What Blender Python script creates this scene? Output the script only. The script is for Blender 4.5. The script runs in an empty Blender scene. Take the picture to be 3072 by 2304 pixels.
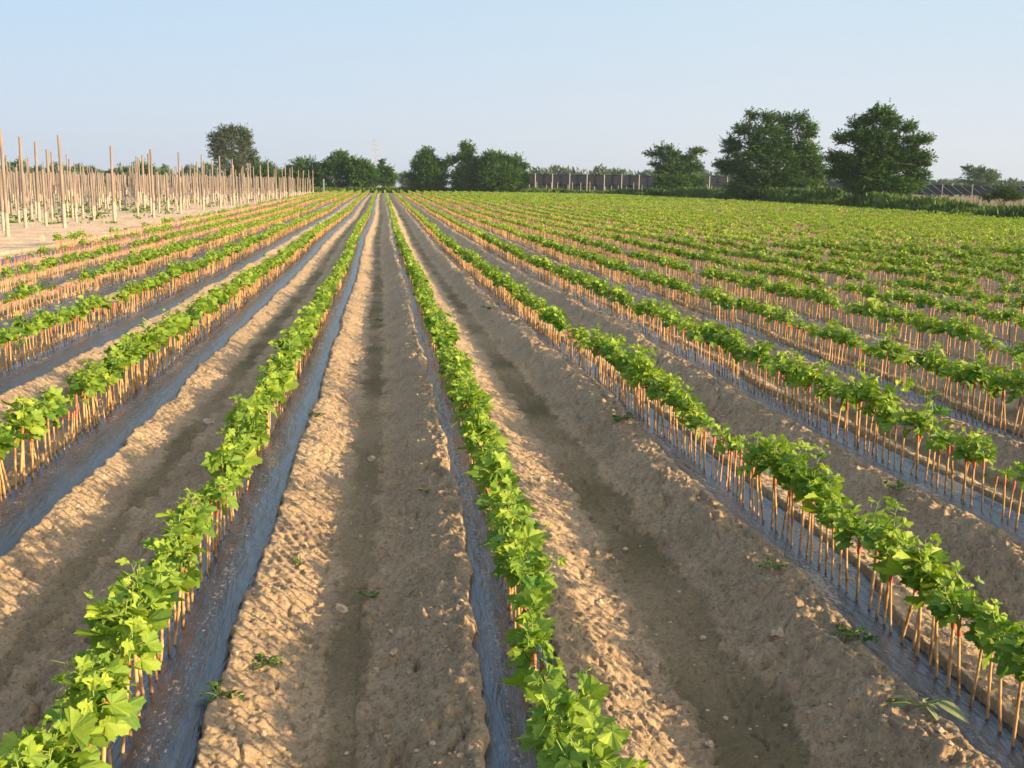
import bpy, math, random
import numpy as np
from mathutils import Matrix, Vector
random.seed(7); RNG = np.random.default_rng(11)
S = bpy.context.scene; COL = S.collection
# ------------------------------------------------------------------ camera
H = 1.5
F_PX, PITCH, YAW, ROLL = 3100.0, 0.1874, 0.1259, -0.0135     # measured in the 3072 x 2304 photograph
fw = Vector((math.sin(YAW)*math.cos(PITCH), math.cos(YAW)*math.cos(PITCH), -math.sin(PITCH)))
rt = Vector((math.cos(YAW), -math.sin(YAW), 0)); dn = fw.cross(rt)
c_, s_ = math.cos(ROLL), math.sin(ROLL)
rt_i = rt*c_ + dn*s_; dn_i = dn*c_ - rt*s_
cam = bpy.data.cameras.new('camera'); cam.sensor_width = 36; cam.lens = 36*F_PX/3072
cam.clip_start = 0.05; cam.clip_end = 6000
camo = bpy.data.objects.new('camera', cam); COL.objects.link(camo)
R = Matrix((rt_i, -dn_i, -fw)).transposed()
camo.matrix_world = Matrix.Translation((0, 0, H)) @ R.to_4x4()
S.camera = camo
def ray(px, py):                      # photograph pixel -> direction scaled to unit forward distance along the rows' frame
    return fw + rt_i*((px-1536)/F_PX) + dn_i*((py-1152)/F_PX)
def at(px, py, dist):                 # point seen at a photograph pixel, dist metres away over the ground
    d = ray(px, py); return Vector((0, 0, H)) + d*(dist/math.hypot(d.x, d.y))
def seen(p, m=60):
    v = R.inverted() @ (Vector(p)-Vector((0, 0, H)))
    if v.z > -0.2: return None
    x = 1536 + F_PX*v.x/-v.z; y = 1152 - F_PX*v.y/-v.z
    return (x, y, -v.z) if -m < x < 3072+m and -m < y < 2304+m else None
# ------------------------------------------------------------------ light
SUN_EL = math.radians(11.0); sdx, sdy = 0.85, -0.527          # towards the sun, in plan
w = bpy.data.worlds.new('World'); S.world = w; w.use_nodes = True
nt = w.node_tree; bg = nt.nodes['Background']
sky = nt.nodes.new('ShaderNodeTexSky'); sky.sky_type = 'NISHITA'; sky.sun_disc = False
sky.sun_elevation = SUN_EL; sky.sun_rotation = math.atan2(sdx, sdy)
sky.air_density = 1.0; sky.dust_density = 1.5; sky.ozone_density = 2.0
tc = nt.nodes.new('ShaderNodeTexCoord'); sp = nt.nodes.new('ShaderNodeSeparateXYZ'); nt.links.new(tc.outputs['Generated'], sp.inputs[0])
rp_ = nt.nodes.new('ShaderNodeValToRGB'); nt.links.new(sp.outputs[2], rp_.inputs[0])
def lin(r, g, b): return tuple((v/255/12.92 if v < 10 else ((v/255+.055)/1.055)**2.4) for v in (r, g, b))
EXPO = 1.6
stops = [(0, lin(218, 221, 230)), (.07, lin(217, 225, 238)), (.19, lin(203, 226, 242)), (.5, lin(176, 200, 228)), (1, lin(160, 188, 222))]
while len(rp_.color_ramp.elements) < 5: rp_.color_ramp.elements.new(.5)
for e_, (p_, q_) in zip(rp_.color_ramp.elements, stops): e_.position = p_; e_.color = (*q_, 1)
sc_ = nt.nodes.new('ShaderNodeVectorMath'); sc_.operation = 'SCALE'; nt.links.new(rp_.outputs[0], sc_.inputs[0]); sc_.inputs[3].default_value = 1/(.12*2**EXPO)
dt_ = nt.nodes.new('ShaderNodeVectorMath'); dt_.operation = 'DOT_PRODUCT'; nt.links.new(tc.outputs['Generated'], dt_.inputs[0]); dt_.inputs[1].default_value = (sdx, sdy, .1)
pw_ = nt.nodes.new('ShaderNodeMapRange'); nt.links.new(dt_.outputs['Value'], pw_.inputs[0]); pw_.inputs[1].default_value = .08; pw_.inputs[2].default_value = 1
lf_ = nt.nodes.new('ShaderNodeMapRange'); nt.links.new(sp.outputs[0], lf_.inputs[0]); lf_.inputs[1].default_value = .35; lf_.inputs[2].default_value = -.45
ml_ = nt.nodes.new('ShaderNodeMix'); ml_.data_type = 'RGBA'; ml_.blend_type = 'MULTIPLY'; nt.links.new(lf_.outputs[0], ml_.inputs[0]); nt.links.new(sc_.outputs[0], ml_.inputs[6]); ml_.inputs[7].default_value = (.80, .88, .985, 1)
gl_ = nt.nodes.new('ShaderNodeVectorMath'); gl_.operation = 'SCALE'; gl_.inputs[0].default_value = tuple(v*2.2/(.12*2**EXPO) for v in (1.0, .80, .58)); nt.links.new(pw_.outputs[0], gl_.inputs[3])   # the brighter, warmer sky on the sun's side
ad_ = nt.nodes.new('ShaderNodeVectorMath'); ad_.operation = 'ADD'; nt.links.new(gl_.outputs[0], ad_.inputs[0]); nt.links.new(ml_.outputs[2], ad_.inputs[1]); sc_ = ad_
mxw = nt.nodes.new('ShaderNodeMix'); mxw.data_type = 'RGBA'; mxw.inputs[0].default_value = .93
nt.links.new(sky.outputs[0], mxw.inputs[6]); nt.links.new(sc_.outputs[0], mxw.inputs[7]); nt.links.new(mxw.outputs[2], bg.inputs[0]); bg.inputs[1].default_value = 0.12
sl = bpy.data.lights.new('sun', 'SUN'); sl.energy = 4.5; sl.angle = math.radians(0.6); sl.color = (1.0, 0.68, 0.36)
so = bpy.data.objects.new('sun', sl); COL.objects.link(so)
so.rotation_euler = Vector((-sdx*math.cos(SUN_EL), -sdy*math.cos(SUN_EL), -math.sin(SUN_EL))).to_track_quat('-Z', 'Y').to_euler()
S.view_settings.view_transform = 'Standard'; S.view_settings.look = 'None'; S.view_settings.exposure = EXPO
# ------------------------------------------------------------------ helpers
def tag(o, label=None, cat=None, group=None, kind=None):
    if label: o['label'] = label
    if cat: o['category'] = cat
    if group: o['group'] = group
    if kind: o['kind'] = kind
    return o
def empty(name, loc=(0, 0, 0), rz=0.0):
    o = bpy.data.objects.new(name, None); COL.objects.link(o); o.location = loc; o.rotation_euler = (0, 0, rz); return o
def mesh(name, V, F, mats, tint=None, midx=None, smooth=False, extra=None):
    V = np.asarray(V, np.float32)
    me = bpy.data.meshes.new(name)
    Fs = F if isinstance(F, list) and not isinstance(F[0], tuple) else [F]
    Fs = [np.asarray(f, np.int32) for f in Fs if len(f)]
    sizes = np.concatenate([np.full(len(f), f.shape[1], np.int32) for f in Fs]); idx = np.concatenate([f.ravel() for f in Fs])
    me.vertices.add(len(V)); me.vertices.foreach_set('co', V.ravel())
    me.loops.add(len(idx)); me.loops.foreach_set('vertex_index', idx)
    me.polygons.add(len(sizes))
    me.polygons.foreach_set('loop_start', np.concatenate(([0], np.cumsum(sizes)[:-1])).astype(np.int32))
    me.polygons.foreach_set('use_smooth', np.full(len(sizes), smooth))
    for m in (mats if isinstance(mats, (list, tuple)) else [mats]): me.materials.append(m)
    if midx is not None: me.polygons.foreach_set('material_index', np.asarray(midx, np.int32))
    me.update(calc_edges=True)
    for nm, arr in ([('tint', tint)] if tint is not None else []) + list((extra or {}).items()):
        a = me.attributes.new(nm, 'FLOAT', 'POINT'); a.data.foreach_set('value', np.asarray(arr, np.float32))
    return me
def link(name, me, parent=None, loc=None):
    o = bpy.data.objects.new(name, me); COL.objects.link(o)
    if parent: o.parent = parent
    if loc is not None: o.location = loc
    return o
class Bag:                            # collects pieces into one mesh
    def __init__(s): s.V = []; s.T = []; s.F = {}; s.M = {}; s.n = 0
    def add(s, V, F, mat=0, tint=0.5):
        V = np.asarray(V, float).reshape(-1, 3); F = np.asarray(F, int)
        s.V.append(V); s.T.append(np.broadcast_to(np.asarray(tint, float), (len(V),)))
        k = F.shape[1]; s.F.setdefault(k, []).append(F+s.n); s.M.setdefault(k, []).append(np.full(len(F), mat)); s.n += len(V)
    def get(s):
        return np.concatenate(s.V), [np.concatenate(s.F[k]) for k in s.F], np.concatenate(s.T), np.concatenate([np.concatenate(s.M[k]) for k in s.F])
    def mesh(s, name, mats, smooth=False):
        V, F, T, M = s.get(); return mesh(name, V, F, mats, T, M, smooth)
def tube(pts, rad, n=6, cap=True):
    pts = np.asarray(pts, float); m = len(pts); rad = np.broadcast_to(np.asarray(rad, float), (m,))
    V = np.zeros((m, n, 3)); a = np.arange(n)*2*np.pi/n
    for i in range(m):
        t = pts[min(i+1, m-1)]-pts[max(i-1, 0)]; t = t/(np.linalg.norm(t)+1e-9)
        u = np.cross(t, [0, 0, 1.0] if abs(t[2]) < .8 else [1.0, 0, 0]); u /= np.linalg.norm(u); v = np.cross(t, u)
        V[i] = pts[i] + rad[i]*(np.cos(a)[:, None]*u + np.sin(a)[:, None]*v)
    F = [[i*n+j, (i+1)*n+j, (i+1)*n+(j+1) % n, i*n+(j+1) % n] for i in range(m-1) for j in range(n)]
    V = V.reshape(-1, 3)
    if cap:
        V = np.vstack([V, pts[-1]]); F += [[(m-1)*n+j, len(V)-1, len(V)-1, (m-1)*n+(j+1) % n] for j in range(0)]
        tri = [[(m-1)*n+j, len(V)-1, (m-1)*n+(j+1) % n] for j in range(n)]
        return V, np.array(F), np.array(tri)
    return V, np.array(F), None
def add_tube(b, pts, rad, n=6, mat=0, tint=0.5):
    V, F, T = tube(pts, rad, n); n0 = b.n
    b.add(V, F, mat, tint)
    if T is not None: b.F.setdefault(3, []).append(T+n0); b.M.setdefault(3, []).append(np.full(len(T), mat))
def add_box(b, lo, hi, mat=0, tint=0.5):
    (a, c, e), (d, f, g) = lo, hi
    V = [(a, c, e), (d, c, e), (d, f, e), (a, f, e), (a, c, g), (d, c, g), (d, f, g), (a, f, g)]
    b.add(V, [(0, 3, 2, 1), (4, 5, 6, 7), (0, 1, 5, 4), (1, 2, 6, 5), (2, 3, 7, 6), (3, 0, 4, 7)], mat, tint)
def _h(ix, iy, seed):
    h = (ix.astype(np.int64)*374761393 + iy.astype(np.int64)*668265263 + seed*1442695041) & 0xffffffff
    h = ((h ^ (h >> 13))*1274126177) & 0xffffffff
    return (h ^ (h >> 16)) & 0xffff
def pn(x, y, seed=0):                 # gradient noise, about -0.7..0.7
    x = np.asarray(x, float); y = np.broadcast_to(np.asarray(y, float), x.shape)
    ix = np.floor(x); iy = np.floor(y); fx = x-ix; fy = y-iy
    u = fx*fx*fx*(fx*(fx*6-15)+10); v = fy*fy*fy*(fy*(fy*6-15)+10)
    def g(a, b):
        t = _h(ix+a, iy+b, seed)*(2*np.pi/65536); return np.cos(t)*(fx-a)+np.sin(t)*(fy-b)
    return (g(0, 0)*(1-u)+g(1, 0)*u)*(1-v) + (g(0, 1)*(1-u)+g(1, 1)*u)*v
def sm(x, a, b): t = np.clip((x-a)/(b-a), 0, 1); return t*t*(3-2*t)
def clodh(x, y, sc, seed, dens=.6):    # rounded lumps, 0..1
    x = x*sc; y = y*sc; ix = np.floor(x); iy = np.floor(y); best = np.zeros_like(x)
    for a in (-1, 0, 1):
        for b in (-1, 0, 1):
            h1 = _h(ix+a, iy+b, seed)/65536.; h2 = _h(ix+a, iy+b, seed+7)/65536.; h3 = _h(ix+a, iy+b, seed+13)/65536.
            r = .25+.55*h3; d2 = ((x-ix-a-h1)**2+(y-iy-b-h2)**2)/(r*r)
            best = np.maximum(best, np.where(h3*7.3 % 1 < dens, np.sqrt(np.clip(1-d2, 0, 1))*r, 0))
    return best
# ------------------------------------------------------------------ materials
def mat(name, base=(.5, .5, .5), rough=.8, spec=.3):
    m = bpy.data.materials.new(name); m.use_nodes = True; p = m.node_tree.nodes['Principled BSDF']
    p.inputs['Base Color'].default_value = (*base, 1); p.inputs['Roughness'].default_value = rough
    p.inputs['Specular IOR Level'].default_value = spec
    return m, m.node_tree, p
def N(nt, t, **kw):
    n = nt.nodes.new(t)
    for k, v in kw.items():
        if k in n.inputs: n.inputs[k].default_value = v
        else: setattr(n, k, v)
    return n
def ramp(nt, src, stops):
    r = N(nt, 'ShaderNodeValToRGB'); cr = r.color_ramp
    while len(cr.elements) < len(stops): cr.elements.new(.5)
    for e, (p, c) in zip(cr.elements, stops): e.position = p; e.color = (*c, 1) if len(c) == 3 else c
    nt.links.new(src, r.inputs[0]); return r
def mixc(nt, fac, a, b):
    m = N(nt, 'ShaderNodeMix', data_type='RGBA')
    for i, v in ((0, fac), (6, a), (7, b)):
        if isinstance(v, (tuple, float, int)): m.inputs[i].default_value = v if not isinstance(v, tuple) else (*v, 1)
        else: nt.links.new(v, m.inputs[i])
    return m.outputs[2]
def noise(nt, scale, detail=4, rough=.6, vec=None, dist=0):
    n = N(nt, 'ShaderNodeTexNoise', Scale=scale, Detail=detail, Roughness=rough, Distortion=dist)
    if vec is None:
        g = N(nt, 'ShaderNodeNewGeometry'); vec = g.outputs['Position']
    nt.links.new(vec, n.inputs['Vector']); return n.outputs[0]
def attr(nt, nm): return N(nt, 'ShaderNodeAttribute', attribute_name=nm).outputs['Fac']
def bump(nt, p, src, strength, dist):
    b = N(nt, 'ShaderNodeBump', Strength=strength, Distance=dist); nt.links.new(src, b.inputs['Height']); nt.links.new(b.outputs[0], p.inputs['Normal']); return b
def scaled(nt, sx, sy, sz, rz=0):
    g = N(nt, 'ShaderNodeNewGeometry'); m = N(nt, 'ShaderNodeMapping'); m.inputs['Scale'].default_value = (sx, sy, sz); m.inputs['Rotation'].default_value = (0, 0, rz)
    nt.links.new(g.outputs['Position'], m.inputs['Vector']); return m.outputs[0]
m_strut, t, p = mat('dull_steel', (.13, .16, .18), .7)
m_dark, t, p = mat('dark_stake', (.13, .12, .105), .9)
# soil
m_soil, t, p = mat('soil', rough=.95, spec=.12)
n1 = noise(t, 2.2, 6, .65); n2 = noise(t, 38, 5, .7)
c1 = ramp(t, n1, [(.3, (.40, .305, .195)), (.7, (.55, .43, .285))]).outputs[0]
c2 = ramp(t, n2, [(.3, (.62, .6, .58)), (.55, (1, 1, 1))]).outputs[0]
mm = N(t, 'ShaderNodeMix', data_type='RGBA', blend_type='MULTIPLY'); mm.inputs[0].default_value = .7
t.links.new(c1, mm.inputs[6]); t.links.new(c2, mm.inputs[7])
sk = ramp(t, noise(t, 75, 3, .6), [(.56, (0, 0, 0)), (.68, (.7, .7, .7))]).outputs[0]
dc = mixc(t, attr(t, 'damp'), mixc(t, sk, mm.outputs[2], (.17, .125, .08)), (.16, .136, .072))
dc = mixc(t, attr(t, 'pale'), dc, ramp(t, noise(t, 1.2, 6, .7, scaled(t, 1, .5, 1)), [(.35, (.50, .385, .26)), (.65, (.68, .54, .375))]).outputs[0])
gc = mixc(t, attr(t, 'green'), dc, (.10, .13, .045))
t.links.new(gc, p.inputs['Base Color'])
vo = N(t, 'ShaderNodeTexVoronoi', Scale=55.0); g_ = N(t, 'ShaderNodeNewGeometry'); nz = N(t, 'ShaderNodeTexNoise', Scale=40.0, Detail=3.0); t.links.new(g_.outputs['Position'], nz.inputs['Vector'])
vm = N(t, 'ShaderNodeVectorMath', operation='MULTIPLY_ADD'); t.links.new(nz.outputs['Color'], vm.inputs[0]); vm.inputs[1].default_value = (.03, .03, .03); t.links.new(g_.outputs['Position'], vm.inputs[2]); t.links.new(vm.outputs[0], vo.inputs['Vector'])
b0 = N(t, 'ShaderNodeBump', Strength=.55, Distance=.012, invert=True); t.links.new(vo.outputs['Distance'], b0.inputs['Height'])
b1 = bump(t, p, noise(t, 60, 6, .75), 1.0, .016); t.links.new(b0.outputs[0], b1.inputs['Normal'])
b2 = N(t, 'ShaderNodeBump', Strength=.8, Distance=.005); t.links.new(noise(t, 260, 3, .7), b2.inputs['Height']); t.links.new(b1.outputs[0], b2.inputs['Normal']); t.links.new(b2.outputs[0], p.inputs['Normal'])
m_clod, t, p = mat('clod_soil', rough=.95, spec=.1)
t.links.new(ramp(t, noise(t, 14, 4, .6), [(.3, (.38, .29, .20)), (.7, (.54, .42, .29))]).outputs[0], p.inputs['Base Color']); bump(t, p, noise(t, 150, 4, .7), .8, .005)
# plastic film
m_film, t, p = mat('black_film', (.012, .013, .016), .22, .6); p.inputs['IOR'].default_value = 2.0
dv = scaled(t, 85, 38, 40, .35); dn1 = noise(t, 1.0, 5, .72, dv); dn2 = noise(t, 5, 3, .6)
ad = N(t, 'ShaderNodeMath', operation='ADD'); t.links.new(dn1, ad.inputs[0])
mu = N(t, 'ShaderNodeMath', operation='MULTIPLY_ADD'); t.links.new(attr(t, 'dust'), mu.inputs[0]); mu.inputs[1].default_value = .30; mu.inputs[2].default_value = -.20
t.links.new(mu.outputs[0], ad.inputs[1])
ad2 = N(t, 'ShaderNodeMath', operation='MULTIPLY_ADD'); t.links.new(dn2, ad2.inputs[0]); ad2.inputs[1].default_value = .25; t.links.new(ad.outputs[0], ad2.inputs[2])
dust = ramp(t, ad2.outputs[0], [(.66, (0, 0, 0)), (.76, (.8, .8, .8))]).outputs[0]
t.links.new(mixc(t, dust, (.010, .014, .026), (.38, .30, .22)), p.inputs['Base Color'])
rr = ramp(t, dust, [(0, (.26, .26, .26)), (1, (.9, .9, .9))]).outputs[0]; t.links.new(rr, p.inputs['Roughness'])
wv = scaled(t, 16, 2.2, 10, .3); fb = bump(t, p, noise(t, 1.3, 4, .6, wv, 1.2), .6, .016)
wf = scaled(t, 60, 16, 10, .6); b2 = N(t, 'ShaderNodeBump', Strength=.35, Distance=.005); t.links.new(noise(t, 1.0, 3, .6, wf, 1.5), b2.inputs['Height']); t.links.new(fb.outputs[0], b2.inputs['Normal']); t.links.new(b2.outputs[0], p.inputs['Normal'])
# leaves
def leafmat(name, a, b, trans=.35, spec=.3):
    m, t, p = mat(name, rough=.55, spec=spec)
    c = ramp(t, attr(t, 'tint'), [(0, a), (1, b)]).outputs[0]
    c = mixc(t, ramp(t, noise(t, 45, 4, .65), [(.35, (0, 0, 0)), (.7, (.25, .25, .25))]).outputs[0], c, tuple(v*.55 for v in a)); t.links.new(c, p.inputs['Base Color'])
    bump(t, p, noise(t, 70, 3), .35, .006)
    tr = N(t, 'ShaderNodeBsdfTranslucent'); hs = N(t, 'ShaderNodeHueSaturation', Saturation=1.1, Value=1.25); t.links.new(c, hs.inputs['Color']); t.links.new(hs.outputs[0], tr.inputs[0])
    mx = N(t, 'ShaderNodeMixShader'); mx.inputs[0].default_value = trans
    t.links.new(p.outputs[0], mx.inputs[1]); t.links.new(tr.outputs[0], mx.inputs[2]); t.links.new(mx.outputs[0], t.nodes['Material Output'].inputs[0])
    return m
m_leaf = leafmat('vine_leaf', (.072, .185, .024), (.33, .45, .052))
m_tree = leafmat('tree_leaf', (.03, .088, .02), (.11, .22, .036), .18, .05)
m_tree_grey = leafmat('tree_leaf_grey', (.045, .07, .035), (.12, .16, .07), .15, .05)
m_weed = leafmat('weed_leaf', (.035, .085, .018), (.11, .18, .035), .2, .1)
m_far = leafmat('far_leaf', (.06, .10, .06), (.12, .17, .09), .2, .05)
m_pale = leafmat('pale_leaf', (.16, .22, .10), (.30, .36, .2), .25)
m_stem, t, p = mat('cutting_bark', rough=.7)
av = N(t, 'ShaderNodeMath', operation='ADD'); t.links.new(noise(t, 26, 3, .7, scaled(t, 1, 1, .5)), av.inputs[0]); t.links.new(attr(t, 'tint'), av.inputs[1])
t.links.new(ramp(t, av.outputs[0], [(.72, (.11, .055, .026)), (.92, (.26, .14, .055)), (1.25, (.43, .27, .12))]).outputs[0], p.inputs['Base Color'])
m_wax, t, p = mat('graft_wax', (.42, .10, .05), .45)
t.links.new(ramp(t, noise(t, 60, 3), [(.35, (.40, .19, .08)), (.6, (.46, .085, .05))]).outputs[0], p.inputs['Base Color'])
m_shoot, t, p = mat('green_shoot', (.16, .25, .05), .5)
m_bark, t, p = mat('tree_bark', rough=.9)
t.links.new(ramp(t, noise(t, 8, 5), [(.3, (.06, .045, .03)), (.7, (.15, .115, .08))]).outputs[0], p.inputs['Base Color'])
m_post, t, p = mat('weathered_post', rough=.9)
t.links.new(ramp(t, noise(t, 1.0, 5, .7, scaled(t, 14, 14, 1.2)), [(.3, (.10, .088, .078)), (.5, (.18, .155, .135)), (.7, (.27, .23, .20))]).outputs[0], p.inputs['Base Color'])
m_foot, t, p = mat('pale_post_foot', rough=.8)
t.links.new(ramp(t, noise(t, 9, 4), [(.3, (.25, .22, .18)), (.7, (.36, .32, .26))]).outputs[0], p.inputs['Base Color'])
m_conc, t, p = mat('grey_concrete', rough=.9)
t.links.new(ramp(t, noise(t, 5, 4), [(.3, (.24, .235, .22)), (.7, (.34, .33, .31))]).outputs[0], p.inputs['Base Color'])
m_net, t, p = mat('black_net', (.03, .03, .038), .8)
t.links.new(ramp(t, noise(t, 1.0, 4, .6, scaled(t, .8, .8, 5)), [(.35, (.006, .010, .02)), (.7, (.018, .024, .042))]).outputs[0], p.inputs['Base Color'])
m_steel, t, p = mat('galvanised_steel', (.30, .33, .36), .6); p.inputs['Metallic'].default_value = .3
m_root, t, p = mat('dry_root', (.30, .19, .11), .9)
m_stone, t, p = mat('pale_stone', (.36, .31, .25), .85)
bump(t, p, noise(t, 40, 4), .6, .01)
m_tag, t, p = mat('pale_block', (.42, .32, .22), .8)
# ------------------------------------------------------------------ the field: rows, terrain
SP = .814*H; X0 = -.4707*H; KMIN, KMAX = -6, 30; YEND = 166.0
def terr(x, y):
    y = np.asarray(y, float)
    s1 = .0046
    z = np.where(y < 12, -.0087*y, np.where(y < 40, -.1044-.0087*(y-12)+(s1+.0087)*(y-12)**2/56, -.1044-.0087*28+(s1+.0087)*14+s1*(y-40)))
    z = np.where(y > 200, -.1044-.0087*28+(s1+.0087)*14+s1*160, z)
    far = sm(y, 8, 30)
    return z + far*(.05*pn(np.asarray(x)/9, y/14, 5)+.12*pn(np.asarray(x)/30, y/40, 6))
def rowx(k, y):
    k = np.asarray(k, float); y = np.asarray(y, float)
    off = 0*y*k                       # how each row wanders near the camera
    for kk, ty, tv in ((-1, (3, 5, 8, 12, 16), (.06, .062, .048, .02, 0)), (0, (2, 6, 9), (-.012, -.005, 0)), (1, (2.4, 3.6, 4.8, 7, 10), (-.095, -.058, -.022, -.008, 0)), (2, (2.3, 3, 4, 6, 8, 12), (.008, .028, .055, .055, .04, 0)), (3, (4.5, 6.5, 9, 11), (-.02, -.048, -.02, 0)), (4, (5, 7, 10), (-.12, -.09, 0))):
        off = off + np.where(k == kk, np.interp(y, ty, tv), 0)
    return X0 + SP*k + off + .05*sm(y, 6, 14)*pn(y/7+k*3.7, k*1.31+.5, 21) + .10*sm(y, 10, 30)*pn(y/22+k*.13, 9.5+k*.05, 22)
def halfw(k, y, side, x=None):        # visible film half-width on one side of a row (side -1 / +1)
    k = np.asarray(k, float)
    r = np.where(k < 0, .255, np.where(k == 0, .195, np.where(k == 1, .11, .15))); l = np.where(k == 1, .135+.02*np.exp(-(np.asarray(y)-2)**2/4), np.where(k < 1, .13, .15))
    hw = np.where(side > 0, r, l)
    q = k*17.3 + side*5.1
    hw = hw + .045*pn(y*.7+q, q, 31) + .024*pn(y*2.6+q, q, 32) + .022*pn(y*8+q, q, 33)
    cov = sm(pn(y*.33+q*1.7, q, 34), .02, .36)*np.where((k >= 2) | (side < 0), 1.0, .0)*(k != 1)
    return np.maximum(hw*(1-cov*.72), .03)
def film_z(k, d, y):
    z = .004 - np.where(d > 0, .95, .55)*d*d
    z = z + np.where(k >= 2, .030*np.exp(-((d-.12)/.05)**2), 0)
    return z + .006*pn(d*9+k*3, y*1.3+k, 41) + np.where((k < KMAX), 1, 0)*(.005*np.abs(pn(d*11+y*2.4+k, y*1.6-d*6+k, 42))+.0035*np.abs(pn(d*26-y*5, y*4.5+d*16+k, 43))+.0018*np.abs(pn(d*60+y*9, y*9-d*30+k, 45)))
def soil(x, y, detail=True):
    k = np.clip(np.round((x-X0)/SP), KMIN, KMAX); d = x-rowx(k, y); side = np.sign(d); ad = np.abs(d)
    infield = (x > X0+SP*(KMIN-.62)) & (x < X0+SP*(KMAX+.6)) & (y < YEND+1.5)
    hw = halfw(k, y, side) + .010*pn(x*19, y*19, 51) + .006*pn(x*47, y*47, 52)
    tt = np.clip((ad-hw)/(.52-hw), 0, 1)
    wide = .03*pn(y*.9, x*.6, 53)
    lip = film_z(k, side*hw, y)+.034
    prof = lip - (lip+.088+wide)*sm(tt, np.where((k >= 2) & (side < 0), .28, .05), .95)
    near = np.exp(-np.maximum(y, 0)/25)
    bank = sm(ad, hw, hw+.05)*(1-.75*sm(ad, .47, .57))
    sf = np.where(side > 0, .5, 1.1); lump = .018*pn(x*4.3, y*4.3, 61)+sf*(.013*np.abs(pn(x*9, y*9, 62))+.012*pn(x*17, y*17, 63)+.008*pn(x*37, y*37, 64)+.0045*pn(x*80, y*80, 65))
    lump += sf*(.010*sm(pn(x*13+3*pn(x*5, y*5, 3), y*9, 66), .12, .3)+.008*sm(pn(x*27, y*27, 67), .15, .35))-.012*sm(pn(x*30+2*pn(x*9, y*9, 4), y*20, 68), .28, .45)
    rough = np.where(side < 0, 1.35, .42)
    wx_ = x+.03*pn(x*14, y*14, 201)+.014*pn(x*38, y*38, 204); wy_ = y+.03*pn(x*14, y*14, 202)+.014*pn(x*38, y*38, 205); patch = sm(pn(x*1.8, y*1.8, 203), -.25, .2)
    lump = lump*1.15 + rough*patch*(.024*clodh(wx_, wy_, 8, 211, .22) + .015*clodh(wx_, wy_, 17, 214, .3) + .010*clodh(wx_, wy_, 34, 212, .4)) + .0065*clodh(wx_, wy_, 62, 213, .6) + .003*pn(x*110, y*110, 216) - .007*sm(pn(wx_*26, wy_*26, 215), .1, .3)
    lump = lump - .012
    tine = .006*np.sin((y*.8+x*1.5)*2*np.pi/.085+4*pn(x*3, y*3, 68))*sm(pn(x*1.5, y*.8, 69), -.15, .25)*(side > 0)*sm(ad, hw, hw+.04)*(1-sm(ad, .4, .5))
    crack = -.05*np.exp(-(pn(x*2.4+.25*pn(x*11, y*11, 8), y*1.2, 71)/.022)**2)*sm(pn(x*1.1, y*1.1, 72), -.08, .08)*(side < 0)*sm(ad, hw+.02, hw+.06)*(1-sm(ad, .42, .5))
    z = prof + bank*(lump+tine+crack) + .5*lump*(1-bank)*(ad > .4)
    inside = 1-sm(ad, hw-.006, hw+.006)
    z = z*(1-inside) + (film_z(k, d, y)-.022)*inside
    dj = ad + .07*pn(x*4, y*2.2, 81)+.05*pn(x*12, y*9, 82)-.02
    dj = dj+.03*pn(x*40, y*40, 85); damp = sm(dj, .47, .53)*(.85+.4*pn(x*3, y*1.6, 83))*(.55+.45*sm(pn(y*.8+x*.5, y*.31, 84), -.25, .2))
    dl = ad-SP/2
    z = z-.010*sm(damp, .3, .5)*(ad > .3) + .007*sm(np.sin((y+.9*np.abs(dl)+.02*pn(x*12, y*12, 86))*2*np.pi/.105), -.2, .5)*sm(ad, .45, .5)*sm(pn(x*2.5, y*1.4, 87), -.1, .25)
    zo = .02*pn(x*.7, y*.7, 91)+.012*pn(x*3, y*3, 92)+.01*pn(x*9, y*9, 93)
    z = np.where(infield, z, zo); damp = np.where(infield, damp, 0)
    green = np.where(infield, 0, np.where(x > 10, .72+.28*sm(pn(x*.05, y*.05, 95), -.2, .2), sm(pn(x*.2, y*.12, 96)+sm(y, 50, 110)*.4, .1, .4)*.3))
    soil.pale = np.where(infield, 0.0, 1.0)
    return terr(x, y)+z, np.clip(damp, 0, 1), np.clip(green, 0, 1)
ys = [-1.0]
while ys[-1] < 3000: ys.append(ys[-1]+max(.0062, .0062+.00042*max(ys[-1]-1, 0)**2 if ys[-1] < 60 else ys[-1]*.025))
ys = np.array(ys)
u = np.concatenate([np.linspace(-2.6, -.62, 60)[:-1], np.linspace(-.62, .92, 1130), np.linspace(.92, 3.2, 60)[1:]])
Yg, Ug = np.meshgrid(ys, u, indexing='ij'); Xg = Ug*(Yg+1.45)
zg, damp, green = soil(Xg.ravel(), Yg.ravel())
nr, nc = Yg.shape
idx = np.arange(nr*nc).reshape(nr, nc)
Fg = np.stack([idx[:-1, :-1], idx[:-1, 1:], idx[1:, 1:], idx[1:, :-1]], -1).reshape(-1, 4)
g = link('ground', mesh('ground', np.stack([Xg.ravel(), Yg.ravel(), zg], -1), Fg, m_soil, smooth=True, extra={'damp': damp, 'green': green, 'pale': soil.pale}))
tag(g, kind='structure')
ORD = ['zeroth', 'first', 'second', 'third', 'fourth', 'fifth', 'sixth', 'seventh', 'eighth', 'ninth', 'tenth', 'eleventh', 'twelfth', 'thirteenth', 'fourteenth', 'fifteenth', 'sixteenth', 'seventeenth', 'eighteenth', 'nineteenth']
TENS = {2: 'twenty', 3: 'thirty', 4: 'forty', 5: 'fifty', 6: 'sixty', 7: 'seventy', 8: 'eighty', 9: 'ninety'}
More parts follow.
